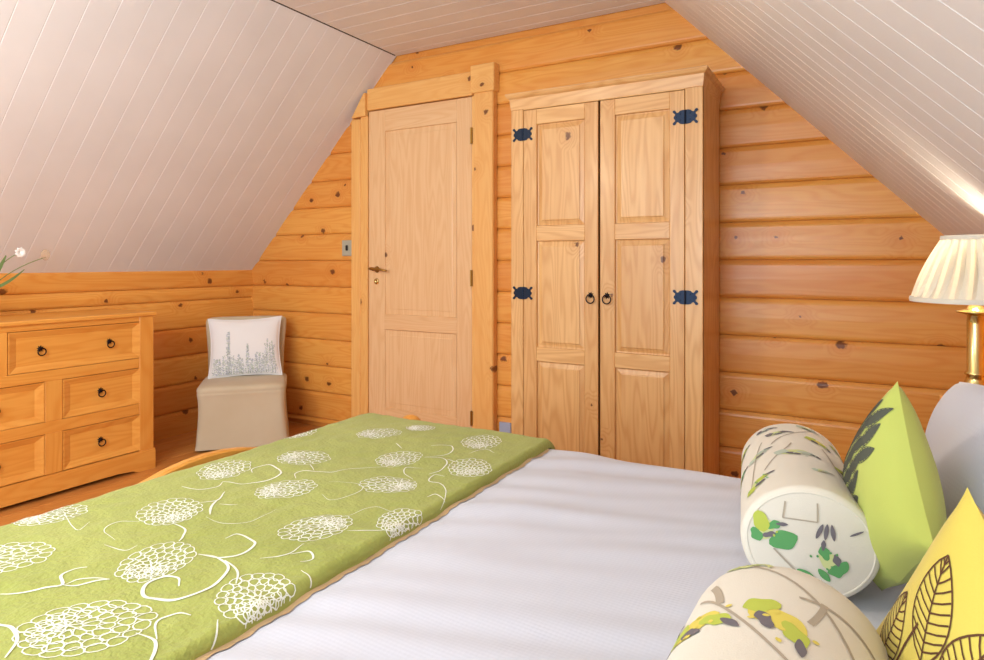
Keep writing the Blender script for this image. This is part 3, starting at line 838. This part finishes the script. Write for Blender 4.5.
# ------------------------------------------------------------------ bolsters (axis roughly along y)
SQ=.90   # bolsters sag a little under their own weight
def bolster_fn(Lh,r,rnd):
    def side(t,y):  # t metres round the circumference (0 = top), y metres along
        a=t/r; yy=max(-Lh,min(Lh,y)); d=Lh-abs(yy); rr=r
        if d<rnd: rr=r-rnd+math.sqrt(max(0,rnd*rnd-(rnd-d)**2))
        rr*=1+.012*mn.noise(Vector((math.sin(a)*2,math.cos(a)*2,yy*9)))
        sag=-.0
        N=Vector((math.sin(a),0,math.cos(a)))
        return Vector((N.x*rr,yy,N.z*rr*SQ)),N
    def end(x,z):
        q=(x*x+z*z)/(r*r)
        return Vector((x,-Lh-.008*max(0,1-q),z*SQ)),Vector((0,-1,0))
    return side,end
def make_bolster(Lh,r,rnd,prints,mats,bow=.0):
    side,end=bolster_fn(Lh,r,rnd); mb=MB(); mb.smooth=True
    C=2*PI*r
    ys=[-Lh]+[-Lh+rnd*(1-math.cos(PI/2*i/6)) for i in range(1,6)]+[(-Lh+rnd)+(2*Lh-2*rnd)*i/26 for i in range(27)]+[Lh-rnd*(1-math.cos(PI/2*i/6)) for i in range(5,0,-1)]+[Lh]
    R=[[side(C*k/56,y)[0] for k in range(56)] for y in ys]
    mb.rings(R,True)
    rr=[(1-i/6) for i in range(6)]
    for sg in (-1,1):
        RR=[[Vector((p.x*q,sg*(Lh+.008*(1-q*q)),p.z*q)) for p in R[0 if sg<0 else -1]] for q in rr]
        RR.append([Vector((0,sg*(Lh+.008),0))]*1) if False else None
        mb.rings(RR,True,False,True)
        P=[Vector((p.x*1.015,sg*(Lh-.002),p.z*1.015)) for p in R[0 if sg<0 else -1]]; P.append(P[0])
        mb.tube(P,.0028,6,0,cap=False)
    prints(mb,side,end)
    return mb.build('bolster_cushion',mats,fixn=False)
inks=[M['cream'],M['ink_twig'],M['ink_leaf'],M['ink_lime'],M['ink_pale'],M['ink_yellow'],M['ink_dark'],M['ink_sage']]
def spray(mb,S,x,y,a,s=1.0,pal=(3,5,6,2),lift=.0007):
    rd=random.Random(int((x+5)*1000+(y+5)*77))
    T=lambda dx,dy:(x+s*(dx*math.cos(a)-dy*math.sin(a)),y+s*(dx*math.sin(a)+dy*math.cos(a)))
    blob(mb,S,T(0,0),a+.2,.055*s,.034*s,pal[1],lift,.15)
    blob(mb,S,T(-.022,.008),a+1.0,.036*s,.026*s,pal[0],lift+.0003,.2)
    blob(mb,S,T(.022,-.006),a-.5,.036*s,.020*s,pal[0],lift+.0004,.2)
    blob(mb,S,T(-.004,-.012),a-.6,.030*s,.014*s,pal[2],lift+.0006,.2)
    blob(mb,S,T(.036,-.018),a-.9,.026*s,.009*s,pal[2],lift+.0006,.1)
    for k in range(6): blob(mb,S,T(rd.uniform(-.02,.04),rd.uniform(-.03,.02)),rd.uniform(0,3),.007*s,.005*s,pal[3],lift+.0008,n=4,cross=2)
def pr_far(mb,side,end):
    # round end facing the viewer: x right, z up
    spray(mb,end,-.068,.020,1.0,.75,(2,4,6,3)); spray(mb,end,.032,-.022,2.4,.78,(2,4,6,2))
    blob(mb,end,(-.040,.006),.5,.05,.034,2,.001,.1); 
    blob(mb,end,(-.075,.035),1.8,.040,.026,3,.0012,.1)
    for dx in (-.010,0,.010): blob(mb,end,(.025+dx,.032),1.45+dx*25,.03,.007,6,.0014)
    blob(mb,end,(-.005,-.052),.1-.6,.032,.014,2,.0012); blob(mb,end,(.022,-.048),-.9,.028,.012,2,.0012); blob(mb,end,(.050,-.03),1.2,.028,.016,2,.001)
    blob(mb,end,(.070,.035),.5,.024,.004,6,.0012)
    strip(mb,end,bez((-.055,-.012),(-.03,-.04),(-.01,-.06),(.02,-.085)),.0015,1,.001)
    # rectangle of the closing flap
    for P in (((-.037,.079),(-.041,.048)),((-.041,.048),(.012,.048)),((.012,.048),(.012,.082))):
        strip(mb,end,[P[0],P[1]],.0012,1,.0015)
    rd=random.Random(5)
    for t,y,a,sz,pal in ((-.035,.14,.5,.7,(6,4,6,7)),(.045,.10,-.4,.8,(3,5,6,7)),(-.01,-.02,.2,1.0,(7,4,6,7)),(-.085,.02,1.0,.8,(7,4,6,7)),(.09,-.06,-.6,.9,(3,5,6,2)),(-.09,-.15,1.1,.9,(3,4,6,2)),
                        (.10,.14,-.5,.7,(3,5,6,2)),(-.06,.19,.3,.6,(6,7,6,7)),(.03,.2,.1,.6,(7,4,6,7)),(.15,-.15,.3,.9,(3,5,6,2)),(.15,.02,.9,.8,(2,5,6,2)),(-.15,0,.9,.8,(2,5,6,2)),(-.14,.14,.9,.8,(3,5,6,2)),(.03,-.12,.6,.45,(7,4,1,7))):
        spray(mb,side,t,y,a,sz,pal)
    for P in (((-.07,-.10),(-.05,-.04),(-.02,.0),(-.01,.05)),((.09,-.17),(.06,-.1),(.07,-.03),(.05,.06)),((-.11,-.18),(-.09,-.1),(-.1,0),(-.07,.1)),((-.05,.06),(-.03,.12),(.02,.14),(.04,.19)),((.12,.0),(.1,.05),(.12,.12),(.09,.2))):
        strip(mb,side,bez(*P),.0016,1,.0007)
B1=make_bolster(.235,.108,.012,pr_far,inks)
B1.location=(-.100,1.435,.603); B1.rotation_euler=(0,0,math.radians(8))
tag(B1,'cream bolster with leaf sprays showing its round end, at the far side','bolster','floral bolsters lying across the bed')
def pr_near(mb,side,end):
    for t,y,a,sz,pal in ((.005,.07,-.5,1.15,(3,5,6,5)),(-.085,.06,.2,1.2,(3,5,6,5)),(.11,.05,-1.2,1.0,(3,5,6,5)),(-.02,-.05,.3,1.1,(3,5,6,2)),(.08,-.08,.9,1.1,(2,5,6,3)),(-.11,-.10,.4,1.1,(3,5,6,2)),(.17,.1,.5,1,(3,5,6,2)),(-.17,.1,.5,1,(3,5,6,2)),(.0,-.17,.5,1,(3,5,6,2)),(.15,-.17,.5,1,(3,5,6,2)),(-.05,.20,.3,.7,(4,4,4,4))):
        spray(mb,side,t,y,a,sz,pal)
    for P,w in ((((-.10,.13),(-.06,.105),(-.02,.03),(.05,-.02)),.002),(((-.085,.155),(-.075,.14),(-.065,.12),(-.06,.095)),.005),(((-.055,.195),(.0,.18),(.05,.14),(.09,.06)),.002),(((.02,.13),(.05,.14),(.07,.14),(.12,.12)),.0025),(((.045,.14),(.045,.12),(.04,.10),(.035,.085)),.0035),
                 (((.03,-.02),(.04,-.05),(.0,-.12),(-.03,-.2)),.003),(((-.15,.1),(-.13,.05),(-.12,-.05),(-.14,-.15)),.003)):
        strip(mb,side,bez(*P),w,1,.0007,2)
B2=make_bolster(.235,.109,.05,pr_near,inks)
B2.location=(-.078,.655,.612); B2.rotation_euler=(0,0,math.radians(-2))
tag(B2,'cream bolster with yellow sprays and taupe twigs, nearest the viewer','bolster','floral bolsters lying across the bed')

# ------------------------------------------------------------------ bedside table and lamp
bt=empty('bedside_table',(.315,2.06,0)); tag(bt,'small wooden bedside table under the brass lamp beside the bed','bedside table')
mb=MB(); mb.box(-.10,.13,-.17,.22,.672,.692,.004,1); mb.build('table_top',M['chest'],bt)
mb=MB(); mb.box(-.085,.115,-.15,.20,.50,.672,.003,1); mb.build('drawer_box',M['chest'],bt)
for x in (-.07,.10):
    for y in (-.135,.185):
        mb=MB(); mb.box(x-.014,x+.014,y-.014,y+.014,0,.50,.003,2); mb.build('leg',M['chest'],bt)
LX,LY,LZ=.2605,1.975,.692
lp=empty('table_lamp',(LX,LY,LZ)); tag(lp,'brass candlestick lamp with cream pleated shade on the bedside table','table lamp')
s_=1.035
mb=MB(); mb.smooth=True
mb.lathe([(.0,.0),(.086,.0),(.088,.006),(.080,.012),(.074,.02),(.066,.03),(.062,.04),(.056,.05),(.040,.062),(.028,.078),(.021,.095),(.019,.105),(.023,.109),(.023,.113),(.0185,.118),(.0185,.235),(.0175,.255),(.022,.258),(.040,.262),(.041,.266),(.018,.270),(.012,.285),(.010,.30)],n=32)
mb.build('lamp_base',M['brass'],lp)
mb=MB(); mb.smooth=True
mb.lathe([(.011,.30),(.013,.305),(.013,.34),(.008,.345)],n=16); mb.build('bulb_holder',M['agedbrass'],lp)
mb=MB(); mb.smooth=True
mb.lathe([(.008,.345),(.012,.352),(.022,.37),(.026,.385),(.022,.402),(.012,.412),(.002,.415)],n=16)
def emis(name,c,st):
    m=bpy.data.materials.new(name); m.use_nodes=True; b=m.node_tree.nodes['Principled BSDF']
    b.inputs['Base Color'].default_value=c; b.inputs['Emission Color'].default_value=c; b.inputs['Emission Strength'].default_value=st; return m
mb.build('bulb',emis('warm_bulb',(1,.8,.55,1),18),lp)
def shade_mat():
    w=NT('cream_pleated_silk'); tc=w.n('TexCoord').outputs['Object']
    d=w.n('BsdfDiffuse'); t=w.n('BsdfTranslucent'); mx=w.n('MixShader')
    d.inputs[0].default_value=hx(222,214,198); t.inputs[0].default_value=hx(244,230,200); mx.inputs[0].default_value=.3
    sp=w.n('SeparateXYZ'); w.t.links.new(tc,sp.inputs[0])
    an=w.math('ARCTAN2',sp.outputs[1],sp.outputs[0]); z_=w.math('MULTIPLY',sp.outputs[2],9)
    fold=w.math('MULTIPLY_ADD',w.math('SINE',w.math('ADD',w.math('MULTIPLY',an,24),w.math('SINE',z_))),.5,.5)
    fold=w.math('MULTIPLY_ADD',w.math('POWER',fold,2.0),.24,.03)
    w.t.links.new(fold,mx.inputs[0])
    w.t.links.new(d.outputs[0],mx.inputs[1]); w.t.links.new(t.outputs[0],mx.inputs[2]); w.t.links.new(mx.outputs[0],w.out.inputs[0])
    return w.m
M['shade']=shade_mat()
mb=MB(); mb.smooth=False
z0,z1,r0,r1=.294,.448,.135,.069; NP=24
R=[]
for i in range(11):
    t=i/10; z=z0+(z1-z0)*t; r=r0+(r1-r0)*t
    ring=[]
    for k in range(NP*4):
        a=2*PI*k/(NP*4)+.25*math.sin(PI*t)*.18
        ph=k%4; amp=(1,.45,-1,.1)[ph]
        bulge=math.sin(PI*t)
        ring.append(((r+amp*(.002+.0075*bulge))*math.cos(a),(r+amp*(.002+.0075*bulge))*math.sin(a),z))
    R.append(ring)
mb.rings(R,True); o=mb.build('lamp_shade',M['shade'],lp)
for r,z in ((r0,z0),(r1,z1)):
    mb=MB(); mb.smooth=True; mb.rings([[((r+dr)*math.cos(2*PI*k/48),(r+dr)*math.sin(2*PI*k/48),z+dz) for k in range(48)] for dr,dz in ((.003,-.006),(.0045,0),(.003,.006),(-.002,.006),(-.002,-.006),(.003,-.006))],True)
    mb.build('shade_trim',M['cream'],lp)
mb=MB(); mb.smooth=True
for k in range(3):
    a=2*PI*k/3+.4; mb.tube([(0.012*math.cos(a),.012*math.sin(a),.33),(r1*.98*math.cos(a),r1*.98*math.sin(a),z1)],.0015,6)
mb.build('shade_carrier',M['brass'],lp)

# ------------------------------------------------------------------ vase of flowers at the left end of the view
vs=empty('vase',(-3.43,1.335,.819)); tag(vs,'glass vase on the chest of drawers at the left edge','vase')
g=NT('clear_glass'); g.b.inputs['Transmission Weight'].default_value=1; g.b.inputs['IOR'].default_value=1.45; g.fin(hx(235,245,240),.03)
mb=MB(); mb.smooth=True
mb.lathe([(.0,0),(.032,0),(.038,.01),(.045,.06),(.036,.12),(.034,.15),(.038,.165),(.036,.165),(.032,.15),(.034,.12),(.042,.06),(.034,.014),(.0,.012)],n=24); mb.build('glass_body',g.m,vs)
M['stem']=plain('flower_stem',hx(112,140,84),.6); M['petal']=fabric('white_petal',hx(244,242,240),hx(250,250,250),80,.1)
pod=NT('translucent_seed_pod'); pod.fin(hx(224,196,160),.5); pod.b.inputs['Alpha'].default_value=.35
def flower(name,tip,lab,kind,start=(-3.43,1.335,.84)):
    r=empty(name,start); tag(r,lab,kind)
    s0=Vector(start); t=Vector(tip)-s0
    mid=Vector((t.x*.35,t.y*.3,t.z*.6))
    P=bez((0,0,0),tuple(mid*.6),tuple(mid*1.25),tuple(t),14)
    mb=MB(); mb.smooth=True; mb.tube(P,.0022,6); mb.build('stem',M['stem'],r)
    return r,t,P
r_,t,P=flower('white_flower',(-3.40,1.520,1.125),'white flower on a thin green stem leaning out of the vase','flower')
mb=MB(); mb.smooth=True
for k in range(9):
    a=2*PI*k/9; d=Vector((.3,math.cos(a),math.sin(a))).normalized()
    side=d.cross(Vector((1,0,0))).normalized()
    mb.grid(lambda u,v:t+d*(.026*u)+side*((v-.5)*.018*math.sin(PI*min(.95,u*.85+.1)))+Vector((.008*math.sin(PI*u),0,0)),4,3)
for k in range(6):
    a=2*PI*k/6+.3; d=Vector((1.0,math.cos(a),math.sin(a))).normalized(); side=d.cross(Vector((1,0,0))).normalized()
    mb.grid(lambda u,v:t+d*(.018*u)+side*((v-.5)*.012*math.sin(PI*min(.95,u*.85+.1))),3,2)
mb.build('petals',M['petal'],r_)
def blade(mb,p0,p1,w,bend):
    p0=Vector(p0);p1=Vector(p1);d=(p1-p0); s_=d.cross(Vector((1,0,0))).normalized()
    mb.grid(lambda u,v:p0+d*u+Vector((bend*math.sin(PI*u),0,-.01*math.sin(PI*u)))+s_*((v-.5)*w*math.sin(PI*min(.97,u*.8+.12))),8,2)
mb=MB(); mb.smooth=True
blade(mb,(0,.03,.10),(.03,.13,.27),.022,.02); blade(mb,(0,.02,.09),(.02,.21,.205),.014,.03); blade(mb,(0,.01,.12),(.0,.10,.18),.024,.02)
mb.build('leaves',M['stem'],r_)
r2,t2,P2=flower('dried_seed_pod',(-3.42,1.640,1.103),'faint round tan seed pod on a thin stem beside the white flower','dried flower')
mb=MB(); mb.smooth=True
mb.rings([[t2+Vector((dx,r*.8*math.cos(2*PI*k/18),r*math.sin(2*PI*k/18)+.012)) for k in range(18)] for dx,r in ((0.002,.002),(.0025,.022),(0,.027),(-.0025,.022),(-.002,.002))],True,True,True)
mb.build('pod',pod.m,r2)

# ------------------------------------------------------------------ light
w=bpy.data.worlds.new('sky'); sc.world=w; w.use_nodes=True
bg=w.node_tree.nodes['Background']; bg.inputs[0].default_value=(.78,.89,1.0,1); bg.inputs[1].default_value=.85
def area(name,loc,target,sx,sy,power,colr,spread=180):
    l=bpy.data.lights.new(name,'AREA'); l.shape='RECTANGLE'; l.size=sx; l.size_y=sy; l.energy=power; l.color=colr; l.spread=math.radians(spread)
    o=bpy.data.objects.new(name,l); col.objects.link(o); o.location=loc
    o.rotation_euler=(Vector(target)-Vector(loc)).to_track_quat('-Z','Y').to_euler(); return o
area('window_daylight',(-.95,-1.25,1.30),(-1.1,3.0,1.05),1.8,1.3,36,(.76,.89,1.0))
area('left_slope_fill',(-.85,-.8,1.6),(-3.0,2.2,1.9),.9,.8,9,(.88,.94,1.0),110)  # added fill light that brightens the left slope
def point(name,loc,p,colr,r):
    l=bpy.data.lights.new(name,'POINT'); l.energy=p; l.color=colr; l.shadow_soft_size=r
    o=bpy.data.objects.new(name,l); col.objects.link(o); o.location=loc; return o
point('warm_fill',(-2.0,-.25,1.85),44,(1,.90,.68),.15)  # added unseen warm fill for the ceiling, slopes and upper gable
point('lamp_bulb_light',(LX,LY,LZ+.385),8,(1,.86,.64),.03)

# ------------------------------------------------------------------ camera
cam=bpy.data.cameras.new('camera'); co=bpy.data.objects.new('camera',cam); col.objects.link(co)
cam.sensor_fit='HORIZONTAL'; cam.sensor_width=36; cam.lens=641/984*36; cam.shift_y=-(330-262)/984; cam.clip_start=.02
co.location=(0,0,1.08); co.rotation_euler=(PI/2,0,math.atan(363/641))
sc.camera=co
vs_=sc.view_settings; vs_.view_transform='Standard'; vs_.look='None'; vs_.exposure=.27; vs_.gamma=1; vs_.use_curve_mapping=False
